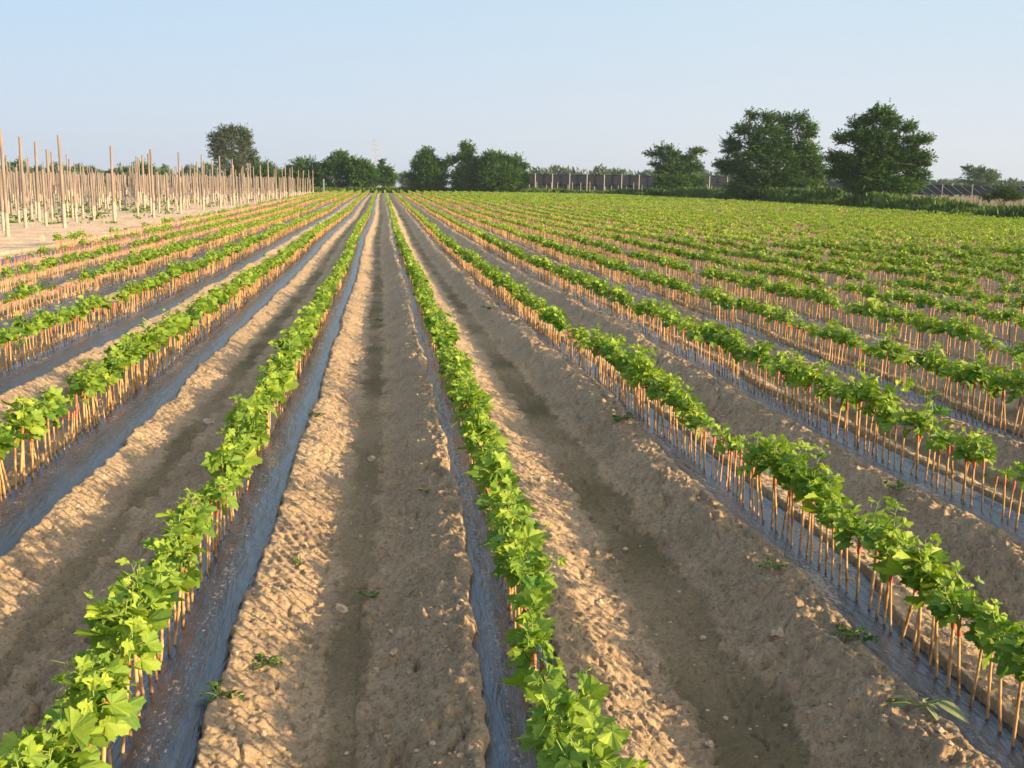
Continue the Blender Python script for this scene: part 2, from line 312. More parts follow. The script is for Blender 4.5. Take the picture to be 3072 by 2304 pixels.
def ordn(n):
    if n < 20: return ORD[n]
    if n >= 100: return 'hundredth' if n == 100 else 'hundred-and-' + ordn(n-100)
    a, b = divmod(n, 10); return TENS[a][:-1]+'ieth' if b == 0 else TENS[a]+'-'+ORD[b]
def rowname(k):
    return ('row %s of the centre furrow' % ('right' if k > 0 else 'left')) if k in (0, 1) else '%s row %s of the centre furrow' % (ordn(k if k > 0 else 1-k), 'right' if k > 0 else 'left')
# plastic films, one per row
def film(k, y0=None):
    y = [y0 if y0 else -.6]
    while y[-1] < YEND: y.append(y[-1]+max(.012, .0035*y[-1]) if y[-1] < 60 else y[-1]+1.2)
    y = np.array(y); nx = 44 if abs(k) < 5 else 14
    s = np.linspace(-1, 1, nx)[None, :]; Y = np.repeat(y[:, None], nx, 1)
    hl = halfw(k, Y, -1)+.025; hr = halfw(k, Y, 1)+.025
    D = np.where(s < 0, s*hl, s*hr)
    D = np.where(s < 0, -1, 1)*np.abs(D)
    X = rowx(k, Y)+D; Z = terr(X, Y)+film_z(k, D, Y)
    Z -= .012*np.clip((np.abs(s)-.9)/.1, 0, 1)
    i = np.arange(Y.size).reshape(Y.shape)
    Fq = np.stack([i[:-1, :-1], i[:-1, 1:], i[1:, 1:], i[1:, :-1]], -1).reshape(-1, 4)
    dust = np.exp(-((np.abs(D)-.075)/(.055 if k < 1 else .035))**2)*.60 + .5*sm(pn(X*2, Y*1.3, 44), .05, .35)*(.4 if k < 2 else 1.2)
    o = link('mulch_film', mesh('mulch_film', np.stack([X.ravel(), Y.ravel(), Z.ravel()], -1), Fq, m_film, smooth=True, extra={'dust': np.clip(dust, 0, 1.2).ravel()}))
    tag(o, 'black plastic mulch film under the vines of the %s' % rowname(k), 'plastic film', 'black mulch films under the vine rows')
for k in range(KMIN, KMAX+1): film(k)
# ------------------------------------------------------------------ vines
def leaf_outline(n_detail):
    if n_detail == 3:                 # lobed, toothed grape leaf in the xy plane, petiole at the origin, tip at +y
        ang = np.linspace(-2.75, 2.75, 41); V = [(0, 0, 0)]
        for i, a in enumerate(ang):
            r = .50 + .13*np.cos(5*a*.92) + .05*np.cos(a) - .17*np.exp(-((abs(a)-2.75)/.3)**2)
            r *= 1+(.075 if i % 2 else -.04)
            V.append((r*np.sin(a), .28+r*np.cos(a)*1.02, 0))
        V = np.array(V); V[0] = (0, .16, 0)
        F = np.array([[0, i, i+1] for i in range(1, len(V)-1)])
    elif n_detail == 2:
        V = np.array([(0, .15, 0), (-.25, -.12, 0), (-.55, .2, 0), (-.38, .62, 0), (0, .85, 0), (.38, .62, 0), (.55, .2, 0), (.25, -.12, 0)])
        F = np.array([[0, i, i+1] for i in range(1, 7)])
    else:
        V = np.array([(0, -.1, 0), (.5, .3, 0), (0, .85, 0), (-.5, .3, 0)]); F = np.array([[0, 1, 2], [0, 2, 3]])
    V = V.astype(float); V[:, 0] *= -1
    V[:, 2] = .22*np.abs(V[:, 0]) - .22*(V[:, 1]-.2)**2
    return V, F
LEAF = {d: leaf_outline(d) for d in (1, 2, 3)}
_q = np.linspace(0, 1, 8)[1:-1]; _w = .42*np.sin(np.pi*_q**.75)
_V = np.array([(0, 0, 0), (0, 1, 0)]+[(0, v, 0) for v in _q]+[(-w_, v, .2*w_) for v, w_ in zip(_q, _w)]+[(w_, v, .2*w_) for v, w_ in zip(_q, _w)])
_V[:, 2] -= .28*_V[:, 1]**2
_F = [(0, 2, 8), (0, 14, 2), (1, 13, 7), (1, 7, 19)]+sum([[(2+i, 3+i, 8+i), (3+i, 9+i, 8+i), (2+i, 14+i, 3+i), (3+i, 14+i, 15+i)] for i in range(5)], [])
LEAF[0] = (_V, np.array(_F))
def orient(yaw, tilt, roll):
    cy, sy = np.cos(yaw), np.sin(yaw); ct, st = np.cos(tilt), np.sin(tilt); cr, sr = np.cos(roll), np.sin(roll)
    Rz = np.array([[cy, -sy, 0], [sy, cy, 0], [0, 0, 1]]); Rx = np.array([[1, 0, 0], [0, ct, -st], [0, st, ct]]); Ry = np.array([[cr, 0, sr], [0, 1, 0], [-sr, 0, cr]])
    return Rz @ Rx @ Ry
def make_vine(rng, det, style):
    """returns bags for stem, wax, foliage; z=0 at the film"""
    hs = rng.uniform(.23, .28) if det == 3 else .25
    lean = rng.normal(0, .014, 2); kink = rng.uniform(.3, .6); kd = rng.normal(0, .004, 2)
    r0 = rng.uniform(.0040, .0060)
    n = {3: 8, 2: 4, 1: 3}[det]
    def pt(t): 
        k = kd*(1 if t > kink else t/kink); return np.array([lean[0]*t+k[0], lean[1]*t+k[1], -.03+(hs+.03)*t])
    ts = [0, kink-.03, kink, kink+.03, .82] if det == 3 else ([0, kink, .82] if det == 2 else [0, .82])
    rr = {3: [r0, r0, r0*1.35, r0, r0*.95], 2: [r0, r0*1.1, r0], 1: [r0*1.1, r0]}[det]
    st = Bag(); add_tube(st, [pt(t) for t in ts], rr, n)
    wx = Bag(); wt = [.81, .86, .9, .96, 1.0] if det == 3 else [.81, 1.0]
    add_tube(wx, [pt(t) for t in wt], ([r0*1.15, r0*1.5, r0*1.25, r0*1.45, r0*.9] if det == 3 else [r0*1.3, r0*1.2]), n)
    fo = Bag(); top = pt(.97)
    nsh = {'bushy': 2, 'tall': 1, 'small': 1, 'bare': 0}[style]
    for s in range(nsh):
        L = {'bushy': rng.uniform(.07, .15), 'tall': rng.uniform(.13, .23), 'small': rng.uniform(.04, .08)}[style]
        az = rng.uniform(0, 2*np.pi); cv = rng.uniform(.02, .32)
        P = [top]; dirv = np.array([np.cos(az)*cv, np.sin(az)*cv, 1.0]); dirv /= np.linalg.norm(dirv)
        m = {3: 7, 2: 4, 1: 3}[det]
        for i in range(m): 
            dirv = dirv + rng.normal(0, .16, 3); dirv /= np.linalg.norm(dirv); P.append(P[-1]+dirv*L/m)
        P = np.array(P)
        if det > 1: add_tube(fo, P, np.linspace(.0028, .001, len(P)), 5 if det == 3 else 3, 1)
        nl = {3: {'bushy': 8, 'tall': 12, 'small': 5}, 2: {'bushy': 7, 'tall': 10, 'small': 5}, 1: {'bushy': 4, 'tall': 5, 'small': 3}}[det][style]
        LV, LF = LEAF[det]
        for j in range(nl):
            f = (j+.5)/nl; p0 = P[0]+(P[-1]-P[0])*0; q = f*(len(P)-1); i = min(int(q), len(P)-2); p0 = P[i]+(P[i+1]-P[i])*(q-i)
            ya = az + j*2.4 + rng.normal(0, .5); size = rng.uniform(.044, .090)*(1-.6*f**1.6)*{1: 1.3, 2: 1.05, 3: 1.0}[det]
            if rng.random() < .07: size *= 1.35
            pl = rng.uniform(.015, .045)*(1-.6*f)
            up = rng.uniform(.0, .8)*(.4+f)
            dv = np.array([-np.sin(ya), np.cos(ya), up]); dv /= np.linalg.norm(dv); p1 = p0+dv*pl
            if det == 3: add_tube(fo, [p0, (p0+p1)/2+[0, 0, .004], p1], [.0012, .001, .001], 4, 1)
            Ro = orient(ya, rng.uniform(-1.15, .45)+f*.4, rng.normal(0, .6))
            V = LV*size; 
            if det == 3: V = V + np.stack([np.zeros(len(V)), np.zeros(len(V)), .07*size*np.sin(V[:, 0]/size*9+rng.uniform(0, 6))*(.5+V[:, 1]/size)], -1)
            fo.add(V @ Ro.T + p1, LF, 0, np.clip(rng.normal(.30 if det > 1 else .42, .2)+.42*f**2+(rng.random() < .07)*.3, 0, 1))
        if det == 3 and style == 'tall':   # a tendril
            b = P[-3]; a2 = rng.uniform(0, 6.28); q = np.linspace(0, 1, 7)[:, None]
            add_tube(fo, b+q*np.array([np.cos(a2)*.06, np.sin(a2)*.06, .05])+np.hstack([.008*np.sin(q*9), .008*np.cos(q*9), 0*q]), .0007, 3, 1)
    return st, wx, fo
rv = np.random.default_rng(5)
STY = ['bushy']*7+['tall']*6+['small']*3+['bare']
near_protos = []
for i in range(40):
    style = (['bushy']*16+['tall']*13+['small']*8+['bare']*3)[i]
    st, wx, fo = make_vine(rv, 3, style)
    near_protos.append((style, st.mesh('stem', m_stem, True), wx.mesh('graft_union', m_wax, True), fo.mesh('foliage', [m_leaf, m_shoot], False) if fo.n else None))
# all vine positions
spots = []
for k in range(KMIN, KMAX+1):
    y = (.4 if k > KMIN else 27.0)
    while y < YEND:
        x = float(rowx(k, y)); dens = 1.0
        spots.append((k, x, y)); y += .070*(1+random.uniform(-.25, .25)) if y < 70 else .08
K = np.array([s[0] for s in spots]); XS = np.array([s[1] for s in spots]); YS = np.array([s[2] for s in spots])
ZS = terr(XS, YS)+film_z(K, 0*XS, YS)
# keep what a camera near this one can see
lim_l = -.46*YS-1.2; lim_r = .80*YS+1.5
keep = (XS > lim_l) & (XS < lim_r)
K, XS, YS, ZS = K[keep], XS[keep], YS[keep], ZS[keep]
XS = XS + RNG.normal(0, .006, len(XS))
# vigour along each row: gaps and bare grafts
vig = pn(YS*.55+K*9.3, K*3.1, 101)*.9 + pn(YS*2.6+K, K*2.7, 102)*1.15 + np.where(K <= -5, -.45, np.where(K == -4, -.12, np.where(K == -3, -.42*(YS < 17), .12)))
rnd = RNG.random(len(XS))
style = np.where(vig < -.42, 3, np.where(vig < -.2, 2, np.where((rnd < .10+.28*np.clip(vig, 0, 1)), 1, np.where(rnd > .88, 2, 0))))   # 0 bushy 1 tall 2 small 3 bare
dist = np.hypot(XS, YS)
cand = [i for i in np.argsort(dist)[:2500] if seen((XS[i], YS[i], ZS[i]+.33), -10) or seen((XS[i], YS[i], ZS[i]+.1), -10)][:300]
near = np.zeros(len(XS), bool); near[cand] = True
SN = ['bushy', 'tall', 'small', 'bare']
by = {s: [p for p in near_protos if p[0] == s] for s in SN}
cnt = {}
for i in sorted(cand, key=lambda i: YS[i]):
    k = int(K[i]); cnt[k] = cnt.get(k, 0)+1; s = SN[style[i]]
    pr = by[s][RNG.integers(len(by[s]))]
    root = empty('vine_sapling', (XS[i], YS[i], ZS[i]), RNG.uniform(0, 6.283)); sc = RNG.uniform(.88, 1.08)*(1+.22*float(np.clip(vig[i], -.5, .6))); root.scale = (sc, sc, sc*RNG.uniform(.94, 1.05))
    w1 = {'bushy': 'leafy', 'tall': 'long-shooted', 'small': 'small-leaved', 'bare': 'leafless'}[s]
    tag(root, '%s grafted vine, %s from the camera in the %s' % (w1, ordn(cnt[k]), rowname(k)), 'vine', 'grafted vine saplings planted in rows')
    link('stem', pr[1], root); link('graft_union', pr[2], root)
    if pr[3]: link('foliage', pr[3], root)
# the rest in one mass
def replicate(protos, pick, X, Y, Z, rot, sc, bag):
    for j, (V, Fl, T, M) in enumerate(protos):
        sel = np.where(pick == j)[0]
        if not len(sel): continue
        c, s = np.cos(rot[sel]), np.sin(rot[sel])
        Vx = (V[None, :, 0]*c[:, None]-V[None, :, 1]*s[:, None])*sc[sel, None]+X[sel, None]
        Vy = (V[None, :, 0]*s[:, None]+V[None, :, 1]*c[:, None])*sc[sel, None]+Y[sel, None]
        Vz = V[None, :, 2]*sc[sel, None]+Z[sel, None]
        VV = np.stack([Vx, Vy, Vz], -1).reshape(-1, 3); n0 = bag.n; off = (np.arange(len(sel))*len(V))[:, None, None]
        jit = RNG.normal(0, .09, len(sel))
        TT = np.clip(T[None, :]+jit[:, None], 0, 1).ravel()
        bag.V.append(VV); bag.T.append(TT); mi = 0
        for F in Fl:
            kk = F.shape[1]; bag.F.setdefault(kk, []).append((F[None]+off).reshape(-1, kk)+n0); bag.M.setdefault(kk, []).append(np.tile(M[mi:mi+len(F)], len(sel))); mi += len(F)
        bag.n += len(VV)
def combo(det, sty, rng):
    st, wx, fo = make_vine(rng, det, sty); b = Bag()
    for src, mo in ((st, 0), (wx, 1), (fo, 2)):
        if not src.n: continue
        V, Fl, T, M = src.get(); n0 = b.n; b.V.append(V); b.T.append(T); b.n += len(V); mi = 0
        for F in Fl: b.F.setdefault(F.shape[1], []).append(F+n0); b.M.setdefault(F.shape[1], []).append(M[mi:mi+len(F)]+mo); mi += len(F)
    return b.get()
rest = Bag()
for det, d0, d1, npro in ((3, 0, 9, 3), (2, 9, 30, 4), (1, 30, 400, 4)):
    for si, s in enumerate(SN):
        sel = np.where(~near & (dist >= d0) & (dist < d1) & (style == si))[0]
        if det == 1: sel = sel[(dist[sel] < 70) | (RNG.random(len(sel)) < .55)]
        if not len(sel): continue
        pr = [combo(det, s, rv) for _ in range(npro)]
        sc = RNG.uniform(.9, 1.08, len(sel))*(1+.22*np.clip(vig[sel], -.5, .6)); 
        if det == 1: sc = np.where(dist[sel] > 70, sc*1.22, sc)
        replicate(pr, RNG.integers(npro, size=len(sel)), XS[sel], YS[sel], ZS[sel], RNG.uniform(0, 6.283, len(sel)), sc, rest)
o = link('vine_rows', rest.mesh('vine_rows', [m_stem, m_wax, m_leaf, m_shoot]))
tag(o, 'endless rows of leafy grafted vines on tan stems filling the field beyond the nearest plants', 'vine rows', kind='stuff')
# ------------------------------------------------------------------ clods, stones, weeds, roots
def icos():
    ph = (1+5**.5)/2; V = np.array([(-1, ph, 0), (1, ph, 0), (-1, -ph, 0), (1, -ph, 0), (0, -1, ph), (0, 1, ph), (0, -1, -ph), (0, 1, -ph), (ph, 0, -1), (ph, 0, 1), (-ph, 0, -1), (-ph, 0, 1)], float); V /= np.linalg.norm(V[0])
    F = [(0, 11, 5), (0, 5, 1), (0, 1, 7), (0, 7, 10), (0, 10, 11), (1, 5, 9), (5, 11, 4), (11, 10, 2), (10, 7, 6), (7, 1, 8), (3, 9, 4), (3, 4, 2), (3, 2, 6), (3, 6, 8), (3, 8, 9), (4, 9, 5), (2, 4, 11), (6, 2, 10), (8, 6, 7), (9, 8, 1)]
    V = list(map(tuple, V)); mid = {}; F2 = []
    def m(a, b):
        key = (min(a, b), max(a, b))
        if key not in mid: q = np.array(V[a])+np.array(V[b]); q /= np.linalg.norm(q); V.append(tuple(q)); mid[key] = len(V)-1
        return mid[key]
    for a, b, c in F: x, y, z = m(a, b), m(b, c), m(c, a); F2 += [(a, x, z), (b, y, x), (c, z, y), (x, y, z)]
    return np.array(V), np.array(F2)
IV, IF = icos()
def lumpy(rng, amp=.25):
    V = IV*(1+amp*rng.normal(0, 1, (len(IV), 1))*.8)*np.array([rng.uniform(.8, 1.3), rng.uniform(.8, 1.2), rng.uniform(.6, .9)]); return V
nC = 5200
cy = 1.6+14*RNG.random(nC)**1.7; cx = cy*RNG.uniform(-.48, .78, nC)
ck = np.clip(np.round((cx-X0)/SP), KMIN, KMAX); cd = cx-rowx(ck, cy); ca = np.abs(cd); chw = halfw(ck, cy, np.sign(cd))
ok = (ca > chw+.015) & ((ca < .5) | (RNG.random(nC) < .25)) & (pn(cx*1.6, cy*1.6, 120) > -.12)
cx, cy = cx[ok], cy[ok]; cz = soil(cx, cy)[0]
size = np.clip(RNG.lognormal(math.log(.0048), .45, len(cx)), .0025, .014)
b = Bag(); protos = []
for _ in range(8): protos.append((lumpy(RNG), [IF], np.full(len(IV), .5), np.zeros(len(IF), int)))
replicate(protos, RNG.integers(8, size=len(cx)), cx, cy, cz+size*.3, RNG.uniform(0, 6.28, len(cx)), size, b)
tag(link('soil_clods', b.mesh('soil_clods', m_clod, False)), 'crumbled dry soil clods scattered over the furrow banks', 'soil clods', kind='stuff')
def gpt(px, py):                      # ground point under a photograph pixel
    d = ray(px, py); tt = 1.0
    for _ in range(40):
        p = Vector((0, 0, H))+d*tt; z = float(soil(np.array([p.x]), np.array([p.y]))[0][0]); tt += (p.z-z)/-d.z*.8
    p = Vector((0, 0, H))+d*tt; return (p.x, p.y, float(soil(np.array([p.x]), np.array([p.y]))[0][0]))
def stone(px, py, r, label, m=m_stone, name='stone'):
    o = link(name, mesh(name, lumpy(RNG, .3)*r*.75, IF, m, smooth=False)); x, y, z = gpt(px, py); o.location = (x, y, z+r*.1); o.rotation_euler = (0, 0, RNG.uniform(0, 6)); tag(o, label, 'stone' if name == 'stone' else 'soil clod')
stone(625, 1270, .05, 'pale flat stone lying in the furrow beside the near vine tops')
stone(1065, 1095, .035, 'round tan lump of earth at the edge of the long centre furrow', m_clod, 'earth_clod')
stone(1115, 1375, .035, 'brown round clod lying on the damp floor of the centre furrow', m_clod, 'earth_clod')
stone(1023, 1828, .035, 'knobbly tan clod at the left edge of the damp furrow floor', m_clod, 'earth_clod')
stone(2335, 1905, .035, 'knobbly clod beside the dark crack on the bank of the second row right', m_clod, 'earth_clod')
stone(1625, 1445, .03, 'rough tan clod on the sunlit bank, nearest the row right of the centre furrow', m_clod, 'earth_clod')
stone(1690, 1062, .016, 'small whitish stone on the bank below the black film of the second row', m_stone)
stone(312, 1487, .012, 'tiny white pebble on the sunlit bank left of the big vines', m_stone)
def weed(px, py, n, L, label, m=m_weed, wid=.3, up=.5, name='weed', broad=False, tilt=.6):
    b = Bag(); LV, LF = LEAF[0]
    for i in range(n):
        a = i*2.4+RNG.normal(0, .3); l = L*RNG.uniform(.5, 1); e = RNG.uniform(.1, 1)*up
        tip = np.array([np.cos(a)*l, np.sin(a)*l, e*l])
        add_tube(b, [(0, 0, 0), tip*.5+[0, 0, .1*l], tip], [.0018, .0014, .0008], 4, 1)
        if broad:
            V = LV*l*.95*np.array([.62, 1.1, 1]); b.add(V @ orient(a-np.pi/2, -.35+e*.3, RNG.normal(0, .3)).T + tip*.45, LF, 0, RNG.random())
        else:
            for j in range(7):
                f = .25+.75*j/6; V = LV*l*wid*RNG.uniform(.7, 1.2)
                b.add(V @ orient(a-np.pi/2+(1 if j % 2 else -1)*1.0, RNG.uniform(-.3, .6), RNG.normal(0, .5)).T + tip*f+[0, 0, .1*l*(1-f)], LF, 0, RNG.random())
    o = link(name, b.mesh(name, [m, m_shoot])); o.location = gpt(px, py); tag(o, label, 'weed')
weed(2755, 2120, 6, .11, 'pale broad-leaved seedling on the sandy bank near the second row of vines', m_pale, broad=True, up=.5, name='seedling')
weed(2320, 1705, 7, .055, 'small leafy weed on the bank left of the second vine row, above the seedling')
weed(2555, 1905, 8, .08, 'spreading low weed at the film edge of the second vine row', up=.2)
weed(650, 2085, 7, .075, 'creeping weed on the sunlit bank, the lower of two beside the torn film', up=.2)
weed(790, 2005, 7, .07, 'creeping weed on the sunlit bank, the upper of two beside the torn film', up=.2)
weed(950, 1245, 7, .07, 'dark low weed at the film edge halfway up the sunlit bank', up=.3)
weed(1140, 960, 7, .10, 'green weed clump on the damp floor of the centre furrow', up=.3)
weed(1470, 930, 8, .10, 'pale green weed standing on the shaded bank right of the centre row', up=1.0)
weed(1865, 1265, 9, .11, 'dark leafy weed hanging over the film of the second row right', up=.6)
weed(1275, 1475, 6, .05, 'tiny green weed on the shaded bank left of the centre row', up=.6)
weed(1110, 1785, 7, .05, 'greyish weed beside the forked dry root in the furrow', up=.5)
weed(2640, 1150, 7, .09, 'weed growing between stakes in the fourth row right', up=.9)
weed(2700, 1470, 7, .08, 'pale weed on the shaded bank below the third row right', up=.4)
def grass(px, py, label, n=9, L=.09):
    b = Bag()
    for i in range(n):
        a = RNG.uniform(0, 6.28); l = L*RNG.uniform(.6, 1.1); q = np.linspace(0, 1, 5); P = np.stack([np.cos(a)*l*q, np.sin(a)*l*q, l*.7*q*(1.15-.75*q)], -1)
        wv_ = np.array([-np.sin(a), np.cos(a), 0])*.0035*(1-q[:, None]*.9); V = np.concatenate([P-wv_, P+wv_]); b.add(V, [[i, i+1, i+6, i+5] for i in range(4)], 0, .5)
    o = link('grass_tuft', b.mesh('grass_tuft', [m_weed])); o.location = gpt(px, py); tag(o, label, 'grass tuft')
grass(900, 1695, 'bright grass tuft on the edge of the sunlit bank above the dry twig')
grass(1222, 1790, 'single thin grass shoot on the shaded bank beside the dry roots', 3, .07)
def root(px, py, segs, label, r=.0028):
    b = Bag()
    for s in segs:
        P = np.array([(x, y, z) for x, y, z in s], float); P[:, 2] += .008; add_tube(b, P, np.linspace(r, r*.4, len(P)), 5)
    o = link('dry_root', b.mesh('dry_root', m_root, True)); x, y, z = gpt(px, py); o.location = (x, y, z+.004); tag(o, label, 'dry root')
root(1075, 1775, [[(0, 0, 0), (.03, .03, .01), (.06, .08, .02)], [(0, 0, 0), (.04, -.01, .01), (.09, -.02, .0), (.13, -.02, .01)], [(0, 0, 0), (-.04, .01, .01), (-.07, .0, 0)], [(0, 0, .0), (.02, .0, .02), (.07, .01, .015)], [(0, 0, 0), (-.02, .03, .02), (-.03, .06, .0)]], 'forked brown dry root lying in the centre furrow')
root(1262, 1810, [[(0, .03, .02), (.005, .01, .01), (.02, -.02, .01), (.035, -.05, .005), (.03, -.08, 0)]], 'thin pale wavy root on the shaded bank of the centre row', .002)
root(1015, 2075, [[(0, .04, 0), (.015, .015, .01), (.03, .0, 0), (.055, -.005, 0)]], 'pale bent twig on the damp furrow floor near the frame edge', .0017)
root(795, 1775, [[(.02, .07, 0), (.01, .03, .01), (0, 0, .0), (-.01, -.03, 0)]], 'straight dry twig on the sunlit bank below the grass tuft', .002)
# ------------------------------------------------------------------ orchard of posts
rp = np.random.default_rng(9)
def post_mesh(h, r, foot):
    pts = [(0, 0, foot*.9), (0, 0, h*.5), (rp.normal(0, .02), 0, h)]
    b = Bag(); add_tube(b, pts, [r, r*.95, r*.88], 8); f = Bag(); add_tube(f, [(0, 0, -.1), (0, 0, foot*.5), (0, 0, foot)], [r*1.2, r*1.18, r*1.12], 8)
    return b.mesh('pole', m_post, True), f.mesh('sleeve', m_foot, True)
tallp = [post_mesh(3.2+rp.normal(0, .08), .056, .75+rp.uniform(-.15, .15)) for _ in range(5)]
shortp = [post_mesh(2.15+rp.normal(0, .06), .046, .55+rp.uniform(-.1, .1)) for _ in range(5)]
plist = []
for c in range(0, 44):
    for j in range(0, 52):
        y = 34.0+2.07*j; x = -11.5-1.65*c+(y-34)*.0255
        tall = (j % 3 == 0) and (c == 0 or (c*7+j*5) % 11 < 4)
        if not tall and c == 0 and j < 18: continue
        if not tall and y < 62 and (c*5+j*3) % 7 < 2: continue
        x += rp.normal(0, .12); y += rp.normal(0, .2)
        if y > 160: continue
        z = float(terr(x, y)); s = seen((x, y, z+2), 30)
        if s: plist.append((math.hypot(x, y), c, j, x, y, z, tall))
plist.sort(key=lambda q: q[0]/(1.5 if q[6] else 1))
ci = {}
for q in sorted(plist[:296], key=lambda q: q[4]):
    _, c, j, x, y, z, tall = q; ci[c] = ci.get(c, 0)+1
    root_ = empty('orchard_post', (x, y, z), rp.uniform(0, 6.28)); pm = (tallp if tall else shortp)[rp.integers(5)]
    root_.scale = (1, 1, rp.uniform(.95, 1.06)); root_.rotation_euler.x = rp.normal(0, .012)
    link('pole', pm[0], root_); link('sleeve', pm[1], root_)
    tag(root_, '%s brown orchard post, %s from the camera in the %s post row from the vines' % ('tall' if tall else 'short', ordn(ci[c]), ordn(c+1)), 'post', 'wooden orchard posts on bare ground')
b = Bag()
for q in plist[296:]:
    _, c, j, x, y, z, tall = q; h = 3.2 if tall else 2.15
    V, F, T = tube([(x, y, z), (x, y, z+.55)], [.07, .07], 4); b.add(V, F, 1); V, F, T = tube([(x, y, z+.55), (x, y, z+h*rp.uniform(.94, 1.05))], [.058, .052], 4); b.add(V, F, 0)
if b.n: tag(link('distant_posts', b.mesh('distant_posts', [m_post, m_foot])), 'crowded mass of far orchard posts beyond the nearer ones', 'posts', kind='stuff')
# pale metal end post
pt_ = at(971, 574, 150); pt_.z = float(terr(pt_.x, pt_.y)); b = Bag(); add_tube(b, [(0, 0, -.1), (0, 0, 2.1)], [.13, .12], 8)
tag(link('end_post', b.mesh('end_post', m_strut), None, pt_), 'pale grey end post closing the far corner of the orchard', 'post')
b = Bag(); add_box(b, (-.05, -.05, 0), (.05, .05, .14)); add_box(b, (-.03, -.03, .14), (.03, .03, .17))
tag(link('row_marker', b.mesh('row_marker', m_tag), None, gpt(127, 722)), 'small pale block marking the end of the outermost black film', 'marker block')
# ------------------------------------------------------------------ trees
def blades(P, L, W, dirs, rng, hz=0.0):
    """leaf quads: centre points P, length L, width W, long axis dirs"""
    n = len(P); d = dirs/np.linalg.norm(dirs, axis=1, keepdims=True); r = rng.normal(0, 1, (n, 3)); r[:, 2] += hz; s = np.cross(d, r); s /= np.linalg.norm(s, axis=1, keepdims=True)
    L = L[:, None]; W = W[:, None]
    V = np.stack([P-d*L*.5, P+s*W*.5, P+d*L*.5, P-s*W*.5], 1).reshape(-1, 3); F = np.arange(n*4).reshape(n, 4); return V, F
def tree(name, px, base_y, dist, blobs, label, cat='tree', m=m_tree, n=900, leaf=.26, spray=.9, group=None, trunkr=.18, trunk_top=.5, seed=0, depth=.8, flat=.45):
    """blobs: (px, py, rx, ry) ellipses measured on the photograph, turned into solid lobes at the tree's distance"""
    blobs = [(px+(a-px)*.92, base_y-(base_y-b_)*.955, c*.96, d*.96) for a, b_, c, d in blobs]
    rng = np.random.default_rng(seed+100); base = at(px, base_y, dist); sc = dist/F_PX
    zb = float(terr(base.x, base.y)); base.z = zb
    ax = Vector((ray(px, base_y).y, -ray(px, base_y).x, 0)).normalized(); fwv = Vector((-ax.y, ax.x, 0))
    A = np.array(ax); Fv = np.array(fwv)
    zh = at(px, base_y, dist).z
    root_ = empty(name, base); tag(root_, label, cat, group)
    V0 = []; cr = Bag(); tb = Bag(); dz = zb-zh
    tot = sum(b_[2]*b_[3] for b_ in blobs); cents = []
    for bi, (bx, by_, rx, ry) in enumerate(blobs):
        c = A*((bx-px)*sc) + np.array([0, 0, (base_y-by_)*sc-dz*1.0]); rx_, ry_ = max(rx*sc*.98-spray*.18, .25), max(ry*sc*.97-spray*.12, .25); rd = (rx_*.6+ry_*.4)*depth
        if bi: c = c+Fv*rng.normal(0, rd*.35)
        cents.append(c)
        m_ = max(8, int(n*1.5*rx*ry/tot))
        u_ = rng.normal(0, 1, (m_, 3)); u_ /= np.linalg.norm(u_, axis=1, keepdims=True); r_ = rng.uniform(.45, 1.06, m_)**.6
        off = (u_[:, :1]*A*rx_+u_[:, 1:2]*Fv*rd+u_[:, 2:]*np.array([0, 0, ry_]))
        P = c+off*r_[:, None]
        keep_ = P[:, 2] > .15; P, off = P[keep_], off[keep_]
        # each spray: a flat drooping fan of leaves pointing outwards
        out = off/(np.linalg.norm(off, axis=1, keepdims=True)+1e-6); out = out*np.array([1, 1, .5])+np.array([0, 0, .22]) + rng.normal(0, .25, out.shape); out /= np.linalg.norm(out, axis=1, keepdims=True)
        nl = 24; sl_ = spray*rng.uniform(.55, 1.25, len(P))*np.where(rng.random(len(P)) < .12, 1.4, 1)
        tt = rng.uniform(-.5, .6, (len(P), nl)); sd = np.cross(out, [0, 0, 1.0]); sd /= np.linalg.norm(sd, axis=1, keepdims=True)+1e-6
        lat = rng.normal(0, .22, (len(P), nl))*(.8-np.abs(tt)); vz = rng.normal(0, .10, (len(P), nl))*flat*1.6-.12*tt**2
        Q = P[:, None]+(out[:, None]*tt[..., None]+sd[:, None]*lat[..., None]+np.array([0, 0, 1.0])*vz[..., None])*sl_[:, None, None]
        Q = Q.reshape(-1, 3); D = np.repeat(out, nl, 0)+rng.normal(0, .55, (len(Q), 3))
        Lf = leaf*rng.uniform(.6, 1.3, len(Q)); D[:, 2] *= .6; V, F = blades(Q, Lf*.85, Lf*.42, D, rng, 2.2)
        tint = np.repeat(np.clip(np.repeat(rng.normal(.42, .22, len(P)), nl)+rng.normal(0, .12, len(Q)), 0, 1), 4)
        cr.add(V, F, 0, tint)
    top = max(c[2] for c in cents)
    tp = [np.zeros(3)+[0, 0, -.2], np.array([rng.normal(0, .1), 0, top*.25]), np.array([rng.normal(0, .2), 0, top*trunk_top])]
    add_tube(tb, tp, [trunkr*1.3, trunkr, trunkr*.7], 8)
    for c in cents:
        for _ in range(2):
            e = c+rng.normal(0, .5, 3); s0 = tp[1]+(tp[2]-tp[1])*rng.random(); mid = (s0+e)/2+rng.normal(0, .25, 3); add_tube(tb, [s0, mid, e], [trunkr*.5, trunkr*.3, trunkr*.1], 5)
    link('crown', cr.mesh('crown', m), root_); link('trunk', tb.mesh('trunk', m_bark, True), root_)
    return root_
G1 = 'dark trees along the far side of the field'
